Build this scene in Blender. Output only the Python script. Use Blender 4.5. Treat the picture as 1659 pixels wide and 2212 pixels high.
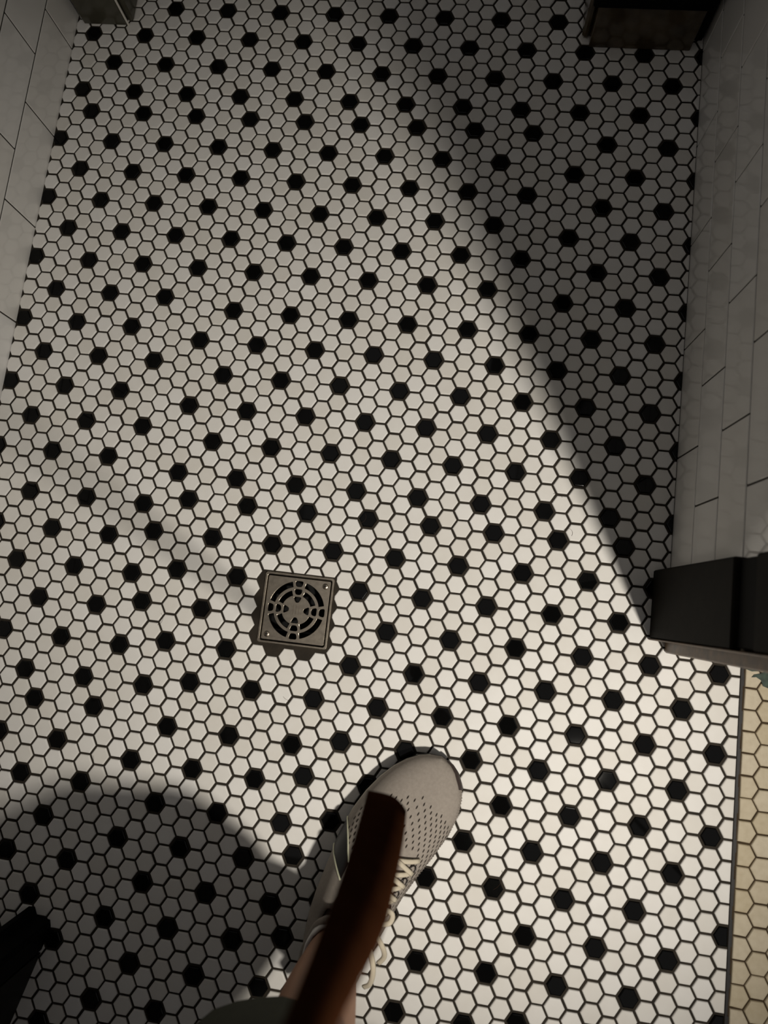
import bpy, math, random
from mathutils import Vector, Matrix

random.seed(7)
for o in list(bpy.data.objects):
    bpy.data.objects.remove(o)
scene = bpy.context.scene
COL = scene.collection

# ------------------------------------------------------------------ camera
cam_data = bpy.data.cameras.new('camera')
cam = bpy.data.objects.new('camera', cam_data)
COL.objects.link(cam)
right = Vector((0.989429, 0.119973, -0.081466))
down = Vector((0.107493, -0.983823, -0.143311))
fwd = Vector((-0.097341, 0.133039, -0.986319))
M = Matrix.Identity(4)
for i in range(3):
    M[i][0] = right[i]; M[i][1] = -down[i]; M[i][2] = -fwd[i]
CAM = Vector((0.679675, -0.765963, 0.973718))
M.translation = CAM
cam.matrix_world = M
cam_data.sensor_fit = 'AUTO'
cam_data.sensor_width = 36.0
cam_data.lens = 36.0 * 1425.0 / 2212.0
cam_data.clip_start = 0.02
cam_data.dof.use_dof = True
cam_data.dof.focus_distance = 1.03
cam_data.dof.aperture_fstop = 3.6
scene.camera = cam

# ------------------------------------------------------------------ world, exposure
world = bpy.data.worlds.new('world')
scene.world = world
world.use_nodes = True
world.node_tree.nodes['Background'].inputs[0].default_value = (1.0, 0.96, 0.93, 1)
world.node_tree.nodes['Background'].inputs[1].default_value = 0.32
vs = scene.view_settings
vs.view_transform = 'Standard'
vs.look = 'None'
vs.gamma = 1.0
vs.use_curve_mapping = False
vs.exposure = 0.0

LAMP = Vector((1.228, -1.239, 1.46))       # mouth of the reading lamp that stands in the doorway to the next room
LAMP_AIM = Vector((0.635, -0.775, 0.0))
LAMP_WATTS = 90.0
LAMP_CONE = 62.0

# ------------------------------------------------------------------ helpers
def link(o, parent=None):
    COL.objects.link(o)
    if parent is not None:
        o.parent = parent
    return o

def mesh_obj(name, verts, faces, mat=None, parent=None, smooth=False):
    me = bpy.data.meshes.new(name)
    me.from_pydata([tuple(v) for v in verts], [], [tuple(f) for f in faces])
    me.update()
    if mat:
        me.materials.append(mat)
    if smooth:
        me.polygons.foreach_set('use_smooth', [True] * len(me.polygons))
    return link(bpy.data.objects.new(name, me), parent)

def empty(name, loc=(0, 0, 0)):
    o = bpy.data.objects.new(name, None)
    o.location = loc
    o.empty_display_size = 0.02
    return link(o)

def tag(o, label=None, cat=None, group=None, kind=None):
    if label: o['label'] = label
    if cat: o['category'] = cat
    if group: o['group'] = group
    if kind: o['kind'] = kind
    return o

class MB:
    """collects shapes into one mesh"""
    def __init__(s):
        s.v = []; s.f = []
    def add(s, vs_, fs_):
        b = len(s.v)
        s.v += [tuple(v) for v in vs_]
        s.f += [tuple(i + b for i in f) for f in fs_]
        return s
    def box(s, x0, x1, y0, y1, z0, z1, ch=0.0):
        if ch <= 0:
            v = [(x, y, z) for z in (z0, z1) for x, y in ((x0, y0), (x1, y0), (x1, y1), (x0, y1))]
            f = [(3, 2, 1, 0), (4, 5, 6, 7), (0, 1, 5, 4), (1, 2, 6, 5), (2, 3, 7, 6), (3, 0, 4, 7)]
            return s.add(v, f)
        c = ch                      # box with every edge chamfered
        X = (x0, x1); Y = (y0, y1); Z = (z0, z1)
        v = []; idx = {}
        for i in (0, 1):
            for j in (0, 1):
                for k in (0, 1):
                    sx = 1 - 2 * i; sy = 1 - 2 * j; sz = 1 - 2 * k
                    for a in range(3):
                        p = [X[i] + sx * c, Y[j] + sy * c, Z[k] + sz * c]
                        p[a] = (X[i], Y[j], Z[k])[a]
                        idx[(i, j, k, a)] = len(v); v.append(p)
        f = []
        def q(*ks): f.append([idx[k] for k in ks])
        for i in (0, 1):
            r = [(i, 0, 0, 0), (i, 1, 0, 0), (i, 1, 1, 0), (i, 0, 1, 0)]; q(*(r if i else r[::-1]))
            r = [(0, i, 0, 1), (1, i, 0, 1), (1, i, 1, 1), (0, i, 1, 1)]; q(*(r[::-1] if i else r))
            r = [(0, 0, i, 2), (1, 0, i, 2), (1, 1, i, 2), (0, 1, i, 2)]; q(*(r if i else r[::-1]))
        def cen(face):
            n = Vector((0, 0, 0))
            for t in face: n += Vector(v[t])
            return n / len(face)
        mid = Vector(((x0 + x1) / 2, (y0 + y1) / 2, (z0 + z1) / 2))
        def qo(*ks):
            face = [idx[k] for k in ks]
            a, b_, c_ = (Vector(v[t]) for t in face[:3])
            n = (b_ - a).cross(c_ - b_)
            if n.dot(cen(face) - mid) < 0: face.reverse()
            f.append(face)
        for i in (0, 1):
            for j in (0, 1):
                qo((i, j, 0, 0), (i, j, 0, 1), (i, j, 1, 1), (i, j, 1, 0))
                qo((i, 0, j, 0), (i, 0, j, 2), (i, 1, j, 2), (i, 1, j, 0))
                qo((0, i, j, 1), (0, i, j, 2), (1, i, j, 2), (1, i, j, 1))
                for k in (0, 1):
                    qo((i, j, k, 0), (i, j, k, 1), (i, j, k, 2))
        return s.add(v, f)
    def tube(s, pts, r, n=8, cap=True):
        pts = [Vector(p) for p in pts]
        rs = r if isinstance(r, (list, tuple)) else [r] * len(pts)
        v = []; f = []
        up0 = None
        for i, p in enumerate(pts):
            d = (pts[min(i + 1, len(pts) - 1)] - pts[max(i - 1, 0)]).normalized()
            if up0 is None:
                up0 = Vector((0, 0, 1)) if abs(d.z) < .9 else Vector((0, 1, 0))
            a = d.cross(up0)
            if a.length < 1e-6: a = d.cross(Vector((1, 0, 0)))
            a.normalize(); b_ = a.cross(d).normalized(); up0 = b_
            for k in range(n):
                t = 2 * math.pi * k / n
                v.append(p + a * math.cos(t) * rs[i] + b_ * math.sin(t) * rs[i])
        for i in range(len(pts) - 1):
            for k in range(n):
                f.append((i * n + k, i * n + (k + 1) % n, (i + 1) * n + (k + 1) % n, (i + 1) * n + k))
        if cap:
            f.append(tuple(range(n))[::-1]); f.append(tuple((len(pts) - 1) * n + k for k in range(n)))
        return s.add(v, f)
    def lathe(s, prof, n=32, c=(0, 0, 0)):
        v = [(c[0] + r * math.cos(2 * math.pi * k / n), c[1] + r * math.sin(2 * math.pi * k / n), c[2] + z)
             for r, z in prof for k in range(n)]
        f = [(i * n + k, i * n + (k + 1) % n, (i + 1) * n + (k + 1) % n, (i + 1) * n + k)
             for i in range(len(prof) - 1) for k in range(n)]
        return s.add(v, f)
    def build(s, name, mat, parent=None, smooth=False):
        return mesh_obj(name, s.v, s.f, mat, parent, smooth)

# ------------------------------------------------------------------ materials
def material(name, base, rough=0.5, metal=0.0, spec=0.5, noise=None, bump=None, attr=None, coat=0.0, sat=(1.5, 0.6)):
    """noise = (scale, amount, second colour); bump = (scale, strength); attr = per-piece tint from 'object' or 'face'"""
    m = bpy.data.materials.new(name); m.use_nodes = True
    nt = m.node_tree; b = nt.nodes['Principled BSDF']
    b.inputs['Roughness'].default_value = rough
    b.inputs['Metallic'].default_value = metal
    b.inputs['Specular IOR Level'].default_value = spec
    b.inputs['Coat Weight'].default_value = coat
    col = nt.nodes.new('ShaderNodeRGB'); col.outputs[0].default_value = (*base, 1)
    out = col.outputs[0]
    tc = nt.nodes.new('ShaderNodeTexCoord')
    geo = nt.nodes.new('ShaderNodeNewGeometry')
    if noise:
        n = nt.nodes.new('ShaderNodeTexNoise'); n.inputs['Scale'].default_value = noise[0]
        n.inputs['Detail'].default_value = 6
        nt.links.new(geo.outputs['Position'], n.inputs['Vector'])
        r = nt.nodes.new('ShaderNodeValToRGB')
        r.color_ramp.elements[0].position = 0.35; r.color_ramp.elements[1].position = 0.7
        r.color_ramp.elements[0].color = (0, 0, 0, 1); r.color_ramp.elements[1].color = (noise[1],) * 3 + (1,)
        nt.links.new(n.outputs['Fac'], r.inputs[0])
        mx = nt.nodes.new('ShaderNodeMix'); mx.data_type = 'RGBA'
        nt.links.new(r.outputs[0], mx.inputs[0]); nt.links.new(out, mx.inputs[6])
        mx.inputs[7].default_value = (*noise[2], 1)
        out = mx.outputs[2]
    if attr:
        if attr[0] == 'object':
            src = nt.nodes.new('ShaderNodeObjectInfo').outputs['Random']
        else:
            a = nt.nodes.new('ShaderNodeAttribute'); a.attribute_name = 'tint'; src = a.outputs['Fac']
        mr = nt.nodes.new('ShaderNodeMapRange')
        mr.inputs[3].default_value = 1 - attr[1]; mr.inputs[4].default_value = 1.0
        nt.links.new(src, mr.inputs[0])
        hs = nt.nodes.new('ShaderNodeHueSaturation')
        nt.links.new(mr.outputs[0], hs.inputs['Value']); nt.links.new(out, hs.inputs['Color'])
        mr2 = nt.nodes.new('ShaderNodeMapRange'); mr2.inputs[3].default_value = sat[0]; mr2.inputs[4].default_value = sat[1]
        nt.links.new(src, mr2.inputs[0]); nt.links.new(mr2.outputs[0], hs.inputs['Saturation'])
        out = hs.outputs[0]
    nt.links.new(out, b.inputs['Base Color'])
    if bump:
        n = nt.nodes.new('ShaderNodeTexNoise'); n.inputs['Scale'].default_value = bump[0]; n.inputs['Detail'].default_value = 4
        nt.links.new(geo.outputs['Position'], n.inputs['Vector'])
        bp = nt.nodes.new('ShaderNodeBump'); bp.inputs['Strength'].default_value = bump[1]; bp.inputs['Distance'].default_value = 0.001
        nt.links.new(n.outputs['Fac'], bp.inputs['Height']); nt.links.new(bp.outputs[0], b.inputs['Normal'])
    return m

WHITE = (0.78, 0.765, 0.735)
M_white = material('white_tile', WHITE, 0.5, spec=0.22, noise=(60, 0.25, (0.68, 0.655, 0.615)), attr=('object', 0.10))
M_white_f = material('white_tile_field', WHITE, 0.5, spec=0.22, noise=(60, 0.25, (0.68, 0.655, 0.615)), attr=('face', 0.10))
M_black = material('black_tile', (0.003, 0.003, 0.003), 0.03, spec=0.16)
M_grout = material('grout', (0.030, 0.024, 0.017), 0.8, spec=0.2, noise=(40, 0.8, (0.016, 0.013, 0.010)), bump=(300, 0.5))
M_beige = material('beige_tile', (0.56, 0.49, 0.36), 0.5, spec=0.3, noise=(110, 0.55, (0.45, 0.38, 0.26)), attr=('object', 0.10), bump=(500, 0.15), sat=(1.12, 0.9))
M_grout_b = material('brown_grout', (0.055, 0.036, 0.018), 0.85, spec=0.2, noise=(60, 0.8, (0.03, 0.019, 0.010)))
M_wall = material('wall_tile', (0.78, 0.77, 0.75), 0.05, spec=0.5, noise=(9, 0.2, (0.70, 0.68, 0.66)), attr=('object', 0.04))
M_wall_f = material('wall_tile_field', (0.78, 0.77, 0.75), 0.05, spec=0.5, noise=(9, 0.2, (0.70, 0.68, 0.66)), attr=('face', 0.04))
M_wgrout = material('wall_grout', (0.05, 0.045, 0.04), 0.85, spec=0.2)
M_plaster = material('plaster', (0.27, 0.255, 0.235), 0.8, spec=0.2, noise=(4, 0.4, (0.22, 0.205, 0.19)))
M_metal = material('brushed_metal', (0.46, 0.40, 0.32), 0.30, metal=1.0, noise=(150, 0.5, (0.24, 0.21, 0.17)), bump=(900, 0.05))
M_metal_d = material('dark_metal', (0.10, 0.09, 0.085), 0.4, metal=0.9, noise=(200, 0.6, (0.03, 0.03, 0.03)))
M_void = material('drain_dark', (0.004, 0.004, 0.004), 0.7, spec=0.2)
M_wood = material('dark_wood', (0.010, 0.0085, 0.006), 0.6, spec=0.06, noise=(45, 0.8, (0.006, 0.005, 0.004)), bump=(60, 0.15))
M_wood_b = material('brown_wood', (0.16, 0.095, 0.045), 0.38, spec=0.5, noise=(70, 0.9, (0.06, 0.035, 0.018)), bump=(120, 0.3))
M_plinth = material('plinth_panel', (0.085, 0.062, 0.036), 0.16, spec=0.6, noise=(30, 0.9, (0.035, 0.025, 0.014)))
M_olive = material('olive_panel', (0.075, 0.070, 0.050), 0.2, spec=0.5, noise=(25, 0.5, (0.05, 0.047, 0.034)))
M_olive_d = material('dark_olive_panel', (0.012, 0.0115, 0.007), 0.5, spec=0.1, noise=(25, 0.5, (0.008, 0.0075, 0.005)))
M_blackp = material('black_paint_and_shade', (0.003, 0.003, 0.003), 0.6, spec=0.05)  # black of the posts; also the shade put in the left wall gap
M_bead = material('pale_bead', (0.75, 0.72, 0.66), 0.3, spec=0.5)
M_marble = material('green_marble', (0.045, 0.075, 0.055), 0.35, spec=0.4, noise=(120, 1.0, (0.015, 0.025, 0.02)))

# ------------------------------------------------------------------ lattice of the floor
PITCH = 0.0270
COLW = PITCH * math.sqrt(3) / 2
X_LEFT, X_RIGHT, X_SILL = -0.058, 1.002, 1.1045
Y_FAR, Y_NEAR = 0.66, -2.05
DOOR_Y0, DOOR_Y1 = -0.79, -1.80          # doorway in the right wall

def rr(a, b):
    return list(range(a, b + 1, 4))
BLACK = set()
def row(y, *runs):
    for a, b in runs:
        for c in rr(a, b): BLACK.add((c, y))
# rows of the mounted sheets: (row, runs of columns); each sheet continues its own two-row rhythm
for y in range(-47, -4, 8):
    row(y, (-3 + 4, 41)); row(y + 4, (-1, 43))
row(-7, (1, 41)); row(-3, (-1, 43))
for k in range(3):
    row(8 * k, (0, 32)); row(8 * k + 1, (37, 41)); row(8 * k + 4, (-2, 30)); row(8 * k + 5, (35, 43))
for k in range(3):
    y = 24 + 8 * k
    row(y, (0, 8)); row(y + 1, (13, 41)); row(y + 4, (-2, 6)); row(y + 5, (11, 43))
row(48, (12, 40)); row(49, (1, 9)); row(52, (10, 42)); row(53, (-1, 7))
row(56, (12, 40)); row(57, (1, 9)); row(60, (10, 46)); row(61, (-1, 7))
row(64, (12, 44)); row(65, (1, 9)); row(68, (14, 46)); row(69, (-1, 11))
row(72, (0, 8), (24, 44)); row(73, (13, 21)); row(76, (-2, 6), (22, 46)); row(77, (11, 19))
row(80, (0, 8), (24, 44)); row(81, (13, 21)); row(84, (-2, 6), (22, 42)); row(85, (11, 19), (47, 47))
row(88, (0, 8), (24, 44)); row(89, (13, 21)); row(92, (-2, 6), (22, 42)); row(93, (11, 19), (47, 47))
for k in range(7):
    y = 96 + 8 * k
    row(y, (0, 8), (36, 44)); row(y + 1, (13, 33)); row(y + 4, (-2, 6), (38, 46)); row(y + 5, (11, 35))

for hole in ((20, 64), (20, 56), (18, 60), (22, 60)):
    BLACK.discard(hole)

def center(c, y2):
    return c * COLW, -y2 * PITCH / 2

def clip(poly, nx, ny, d):
    """keep the side nx*x+ny*y <= d"""
    out = []
    for i in range(len(poly)):
        a = poly[i]; b = poly[(i + 1) % len(poly)]
        da = nx * a[0] + ny * a[1] - d; db = nx * b[0] + ny * b[1] - d
        if da <= 0: out.append(a)
        if (da < 0) != (db < 0) and abs(da - db) > 1e-12:
            t = da / (da - db)
            out.append((a[0] + (b[0] - a[0]) * t, a[1] + (b[1] - a[1]) * t))
    return out

def area(poly):
    return 0.5 * sum(poly[i][0] * poly[(i + 1) % len(poly)][1] - poly[(i + 1) % len(poly)][0] * poly[i][1] for i in range(len(poly)))

def clean(poly, eps=0.0012):
    out = []
    for p in poly:
        if not out or math.dist(p, out[-1]) > eps: out.append(p)
    if len(out) > 1 and math.dist(out[0], out[-1]) <= eps: out.pop()
    return out

def inset(poly, d):
    n = len(poly); L = []
    for i in range(n):
        a = poly[i]; b = poly[(i + 1) % n]
        ex, ey = b[0] - a[0], b[1] - a[1]; l = math.hypot(ex, ey)
        nx, ny = ey / l, -ex / l                       # outward for CCW
        L.append((nx, ny, nx * a[0] + ny * a[1] - d))
    out = []
    for i in range(n):
        a = L[i - 1]; b = L[i]
        det = a[0] * b[1] - a[1] * b[0]
        if abs(det) < 0.05: return None
        out.append(((a[2] * b[1] - b[2] * a[1]) / det, (a[0] * b[2] - b[0] * a[2]) / det))
    if area(out) <= 0 or any(math.dist(out[i], poly[i]) > 6 * d + 1e-9 for i in range(n)): return None
    return out

STEPS = ((0.0, -0.0022), (0.0004, -0.0009), (0.0010, -0.0003), (0.0019, 0.0))
def tile_geo(poly, z=0.0, bottom=-0.006, steps=STEPS):
    """pillow-edged tile on a convex outline"""
    rings = [[(x, y, z + bottom) for x, y in poly]]
    for d, dz in steps:
        p = poly if d == 0 else inset(poly, d)
        if p is None: break
        rings.append([(x, y, z + dz) for x, y in p])
    n = len(poly)
    v = [p for r in rings for p in r]
    f = []
    for i in range(len(rings) - 1):
        for k in range(n):
            f.append((i * n + k, i * n + (k + 1) % n, (i + 1) * n + (k + 1) % n, (i + 1) * n + k))
    f.append(tuple((len(rings) - 1) * n + k for k in range(n)))
    return v, f

def hexagon(cx, cy, flat):
    R = flat / math.sqrt(3)
    return [(cx + R * math.cos(math.radians(60 * k)), cy + R * math.sin(math.radians(60 * k))) for k in range(6)]

# ------------------------------------------------------------------ floor slab with the hex tiles
DR = (0.4715, -0.7945, 0.0525)           # drain centre x, y and half size
def slab_with_hole(name, x0, x1, y0, y1, hx0, hx1, hy0, hy1, z1, z0, mat):
    b = MB()
    b.box(x0, hx0, y0, y1, z0, z1); b.box(hx1, x1, y0, y1, z0, z1)
    b.box(hx0, hx1, y0, hy0, z0, z1); b.box(hx0, hx1, hy1, y1, z0, z1)
    return b.build(name, mat)
h = DR[2] - 0.004
floor = slab_with_hole('floor', X_LEFT - 0.06, X_SILL, Y_NEAR, Y_FAR, DR[0] - h, DR[0] + h, DR[1] - h, DR[1] + h, -0.0019, -0.06, M_grout)
tag(floor, 'white hexagon mosaic floor with black dot tiles and dark grout', kind='structure')

FLAT = 0.0242
cells = []
for y2 in range(-50, 152):
    for c in range(-3, 49):
        if (c - y2) % 2: continue
        cx, cy = center(c, y2)
        jx = random.gauss(0, 0.00022); jy = random.gauss(0, 0.00022)
        poly = hexagon(cx + jx, cy + jy, FLAT + random.gauss(0, 0.00012)); full = True
        xr = (X_SILL - 0.0008) if DOOR_Y1 < cy < DOOR_Y0 + 0.012 else X_RIGHT - 0.0004
        for nx, ny, d in ((-1, 0, -(X_LEFT + 0.0004)), (1, 0, xr), (0, 1, Y_FAR), (0, -1, -Y_NEAR)):
            if any(nx * p[0] + ny * p[1] > d for p in poly):
                poly = clip(poly, nx, ny, d); full = False
                if len(poly) < 3: break
        if len(poly) < 3: continue
        # around the drain: cut tiles along the nearest edge, leave grout where little would remain
        dx, dy = cx - DR[0], cy - DR[1]
        m = DR[2] + 0.0015
        if abs(dx) < m + 0.0143 and abs(dy) < m + 0.0125:
            if max(abs(dx), abs(dy)) < m - 0.002: continue
            ox, oy = abs(dx) - m, abs(dy) - m
            ov = [p for p in poly if abs(p[0] - DR[0]) < m and abs(p[1] - DR[1]) < m]
            if ov:
                a0 = area(poly)
                if ox > oy: poly = clip(poly, -math.copysign(1, dx), 0, -(math.copysign(1, dx) * DR[0] + m))
                else: poly = clip(poly, 0, -math.copysign(1, dy), -(math.copysign(1, dy) * DR[1] + m))
                full = False
                if len(poly) < 3 or area(poly) < (0.25 if dy > 0 else 0.42) * a0 or dy < -m + 0.006 and area(poly) < 0.93 * a0: continue
        if not full:
            poly = clean(poly)
            if len(poly) < 3 or area(poly) < 1.5e-5: continue
        dist = math.hypot(cx - CAM.x - 0.02, (cy - CAM.y + 0.12) * 0.92)
        cells.append((dist, (c, y2) in BLACK, full, poly, (cx + jx, cy + jy)))
cells.sort(key=lambda t: t[0])

base_hex = hexagon(0, 0, FLAT)
v, f = tile_geo(base_hex)
me_w = bpy.data.meshes.new('white_tile'); me_w.from_pydata(v, [], f); me_w.materials.append(M_white)
v, f = tile_geo(hexagon(0, 0, FLAT - 0.0004))
me_b = bpy.data.meshes.new('black_tile'); me_b.from_pydata(v, [], f); me_b.materials.append(M_black)

def in_view(p, pad=0.03):
    return -0.1 < p[0] < 1.16 and -1.46 < p[1] < 0.28

nw = nb = 0
fields = {True: (MB(), []), False: (MB(), [])}
for dist, blk, full, poly, cc in cells:
    single = (nb < 330 and in_view(cc)) if blk else nw < 300
    if single:
        name = 'black_tile' if blk else 'white_tile'
        if blk: nb += 1
        else: nw += 1
        if full:
            o = bpy.data.objects.new(name, me_b if blk else me_w)
            o.location = (cc[0], cc[1], random.gauss(0, 0.00008))
            o.rotation_euler = (random.gauss(0, 0.003), random.gauss(0, 0.003), random.gauss(0, 0.008))
            link(o, floor)
        else:
            v, f = tile_geo([(x - cc[0], y - cc[1]) for x, y in poly])
            o = mesh_obj(name, v, f, M_black if blk else M_white, floor)
            o.location = (cc[0], cc[1], 0)
    else:
        mb, tint = fields[blk]
        v, f = tile_geo(poly)
        ax, ay = random.gauss(0, 0.003), random.gauss(0, 0.003)
        v = [(x, y, z + ax * (x - cc[0]) + ay * (y - cc[1])) for x, y, z in v]
        mb.add(v, f); tint += [random.random()] * len(f)
for blk, nm, mt in ((False, 'white_tile_field', M_white_f), (True, 'black_tile_field', M_black)):
    mb, tint = fields[blk]
    o = mb.build(nm, mt, floor)
    a = o.data.attributes.new('tint', 'FLOAT', 'FACE'); a.data.foreach_set('value', tint)
    tag(o, kind='stuff')

# ------------------------------------------------------------------ next room's floor
floor2 = MB().box(X_SILL + 0.001, 3.0, -3.2, 0.6, -0.06, -0.0022).build('floor_next_room', M_grout_b)
tag(floor2, 'beige hexagon tile floor of the next room beyond the threshold', kind='structure')
P2 = 0.0292; CW2 = P2 * math.sqrt(3) / 2
fieldb = MB(); tintb = []
F2 = 0.0275
v, f = tile_geo(hexagon(0, 0, F2))
me_e = bpy.data.meshes.new('beige_tile'); me_e.from_pydata(v, [], f); me_e.materials.append(M_beige)
for i in range(0, 12):
    for j in range(-45, 5):
        cx = 1.118 + i * CW2; cy = -0.867 + j * P2 + (P2 / 2 if i % 2 else 0) + random.gauss(0, 0.0003)
        if cy > -0.775 or cy < -1.95: continue
        poly = clip(hexagon(cx, cy, F2), -1, 0, -(1.1095 + random.random() * 0.0012))
        if len(poly) < 3: continue
        if i < 5 and cy > -1.55:
            if i == 0:
                v, f = tile_geo([(x - cx, y - cy) for x, y in clean(poly)])
                o = mesh_obj('beige_tile', v, f, M_beige, floor2)
            else:
                o = link(bpy.data.objects.new('beige_tile', me_e), floor2)
            o.location = (cx, cy, random.gauss(0, 0.00025))
            o.rotation_euler = (random.gauss(0, 0.008), random.gauss(0, 0.008), random.gauss(0, 0.012))
        else:
            v, f = tile_geo(poly); fieldb.add(v, f)
o = fieldb.build('beige_tile_field', M_beige, floor2); tag(o, kind='stuff')

# threshold strip between the two floors: ragged dark metal edge
tb = MB()
N = 60
for k in range(N):
    y0 = DOOR_Y0 + 0.002 - (DOOR_Y0 - DOOR_Y1) * k / N; y1 = DOOR_Y0 + 0.002 - (DOOR_Y0 - DOOR_Y1) * (k + 1) / N
    w = 0.0036 + 0.0008 * math.sin(k * 1.9)
    tb.box(X_SILL - 0.0002, X_SILL + w, y1, y0, -0.006, -0.0004)
sill = tb.build('trim_1', material('threshold_metal', (0.022, 0.020, 0.020), 0.5, spec=0.3, noise=(200, 0.6, (0.008, 0.008, 0.008)))); tag(sill, 'thin dark metal threshold strip between white and beige floors', kind='structure')

# remains of a green marble sill at the foot of the door jamb
def slab(name, pts, z0, z1, mat, parent=None):
    n = len(pts)
    v = [(x, y, z0) for x, y in pts] + [(x, y, z1) for x, y in pts]
    f = [tuple(range(n))[::-1], tuple(range(n, 2 * n))] + [(k, (k + 1) % n, n + (k + 1) % n, n + k) for k in range(n)]
    return mesh_obj(name, v, f, mat, parent)
mar = empty('marble_sill', (1.125, -0.80, 0))
for pts in ([(1.1105, -0.788), (1.1105, -0.7985), (1.118, -0.8005), (1.127, -0.799), (1.134, -0.7985), (1.134, -0.788)],
            [(1.1355, -0.788), (1.135, -0.7985), (1.129, -0.802), (1.121, -0.8045), (1.118, -0.8085), (1.124, -0.8075), (1.1305, -0.811), (1.1335, -0.8185), (1.142, -0.821), (1.165, -0.819), (1.165, -0.788)]):
    slab('marble_shard', [(x - 1.125, y + 0.80) for x, y in pts][::-1], -0.002, 0.0012, M_marble, mar)
tag(mar, 'broken green marble sill pieces at foot of right door jamb', 'marble sill')

# ------------------------------------------------------------------ walls
def tiled_wall(name, plane, sgn, y_lo, y_hi, rowh, len_, phase, label, single_to, z_top=2.4):
    """wall of long tiles; plane = tile face x, sgn = facing direction"""
    t = 0.007
    sub = plane - sgn * 0.0012
    x0, x1 = (sub - 0.10, sub) if sgn > 0 else (sub, sub + 0.10)
    w = MB().box(x0, x1, y_lo, y_hi, -0.05, z_top).build(name, M_wgrout)
    tag(w, label, kind='structure')
    fld = MB(); tint = []
    g = 0.0012
    nrow = int(z_top / rowh)
    for r in range(nrow):
        z0 = r * rowh + (-0.004 if r == 0 else g); z1 = (r + 1) * rowh - g
        off = phase + (len_ / 2 if r % 2 else 0.0)
        k = math.floor((y_lo - off) / len_)
        while off + k * len_ < y_hi:
            a = max(off + k * len_ + g, y_lo); b = min(off + (k + 1) * len_ - g, y_hi); k += 1
            if b - a < 0.004: continue
            bb = MB()
            xx = (plane - sgn * t, plane) if sgn > 0 else (plane, plane + t)
            bb.box(xx[0], xx[1], a, b, z0, z1, 0.0008)
            if z1 < single_to and b > -1.3:
                o = bb.build('wall_tile', M_wall, w)
            else:
                fld.add(bb.v, bb.f); tint += [random.random()] * len(bb.f)
    o = fld.build('wall_tile_field', M_wall_f, w)
    at = o.data.attributes.new('tint', 'FLOAT', 'FACE'); at.data.foreach_set('value', tint)
    tag(o, kind='stuff')
    return w
tiled_wall('wall_left', X_LEFT, 1, Y_NEAR, 0.30, 0.0770, 0.1680, 0.1170, 'white long tile wall with thin dark joints on the left', 0.40)
tiled_wall('wall_right', X_RIGHT, -1, -0.676, 0.30, 0.0752, 0.1668, -0.3420, 'white glossy long tile wall with thin dark joints on the right', 0.40)
w = MB().box(X_RIGHT, X_RIGHT + 0.10, Y_NEAR, DOOR_Y1, -0.05, 2.4).box(X_RIGHT, X_RIGHT + 0.10, DOOR_Y1, -0.70, 2.05, 2.4).build('wall_right_return', M_plaster)
tag(w, 'plaster wall around the doorway beyond the lower edge', kind='structure')
tag(MB().box(-0.16, 1.10, Y_FAR, Y_FAR + 0.08, -0.05, 2.4).build('wall_far', M_plaster), 'dim wall past the far opening', kind='structure')
tag(MB().box(-0.16, 1.10, Y_NEAR - 0.08, Y_NEAR, -0.05, 2.4).build('wall_near', M_plaster), 'plaster wall behind the photographer', kind='structure')
tag(MB().box(1.10, 3.08, 0.6, 0.68, -0.05, 2.4).box(3.0, 3.08, -3.2, 0.6, -0.05, 2.4).box(1.10, 3.08, -3.28, -3.2, -0.05, 2.4).box(1.02, 1.10, -3.2, Y_NEAR - 0.08, -0.05, 2.4).build('wall_next_room', M_plaster), 'plaster walls of the next room', kind='structure')

# ------------------------------------------------------------------ door jambs
# dark jamb in the right wall, next to the doorway
j = empty('door_jamb', (1.05, -0.73, 0))
def part(name, mat, root, x0, x1, y0, y1, z0, z1, ch=0.0015):
    p = root.location
    return MB().box(x0 - p.x, x1 - p.x, y0 - p.y, y1 - p.y, z0 - p.z, z1 - p.z, ch).build(name, mat, root)
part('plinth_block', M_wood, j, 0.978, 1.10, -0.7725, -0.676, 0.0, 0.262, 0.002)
part('black_groove', M_blackp, j, 0.984, 1.10, -0.770, -0.678, 0.262, 0.306, 0.001)  # recessed black band between plinth and post
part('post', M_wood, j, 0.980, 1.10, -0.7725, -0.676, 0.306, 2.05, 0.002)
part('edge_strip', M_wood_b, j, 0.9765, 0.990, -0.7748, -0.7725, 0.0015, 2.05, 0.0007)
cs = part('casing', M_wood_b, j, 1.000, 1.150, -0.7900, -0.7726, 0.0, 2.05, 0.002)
tag(j, 'dark wooden door jamb standing on the mosaic at the right doorway', 'door jamb')

# far left jamb: grey green glossy post with a pale edge bead
j = empty('door_post', (0.0, 0.22, 0))
part('panel', M_olive, j, -0.043, 0.036, 0.165, 0.40, 0.0, 2.05, 0.0015)
part('edge_bead', M_bead, j, 0.0366, 0.0398, 0.1640, 0.1672, 0.0, 2.05, 0.0008)
part('side_moulding', M_olive, j, 0.0366, 0.0470, 0.1720, 0.40, 0.0, 2.05, 0.003)
part('gap_shade_strip', M_blackp, j, -0.050, -0.0432, 0.175, 0.40, 0.0, 2.05, 0.0008)  # black strip added in the gap to the wall, coloured as its shade
tag(j, 'grey green glossy door post with pale edge bead at far left', 'door post')

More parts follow.
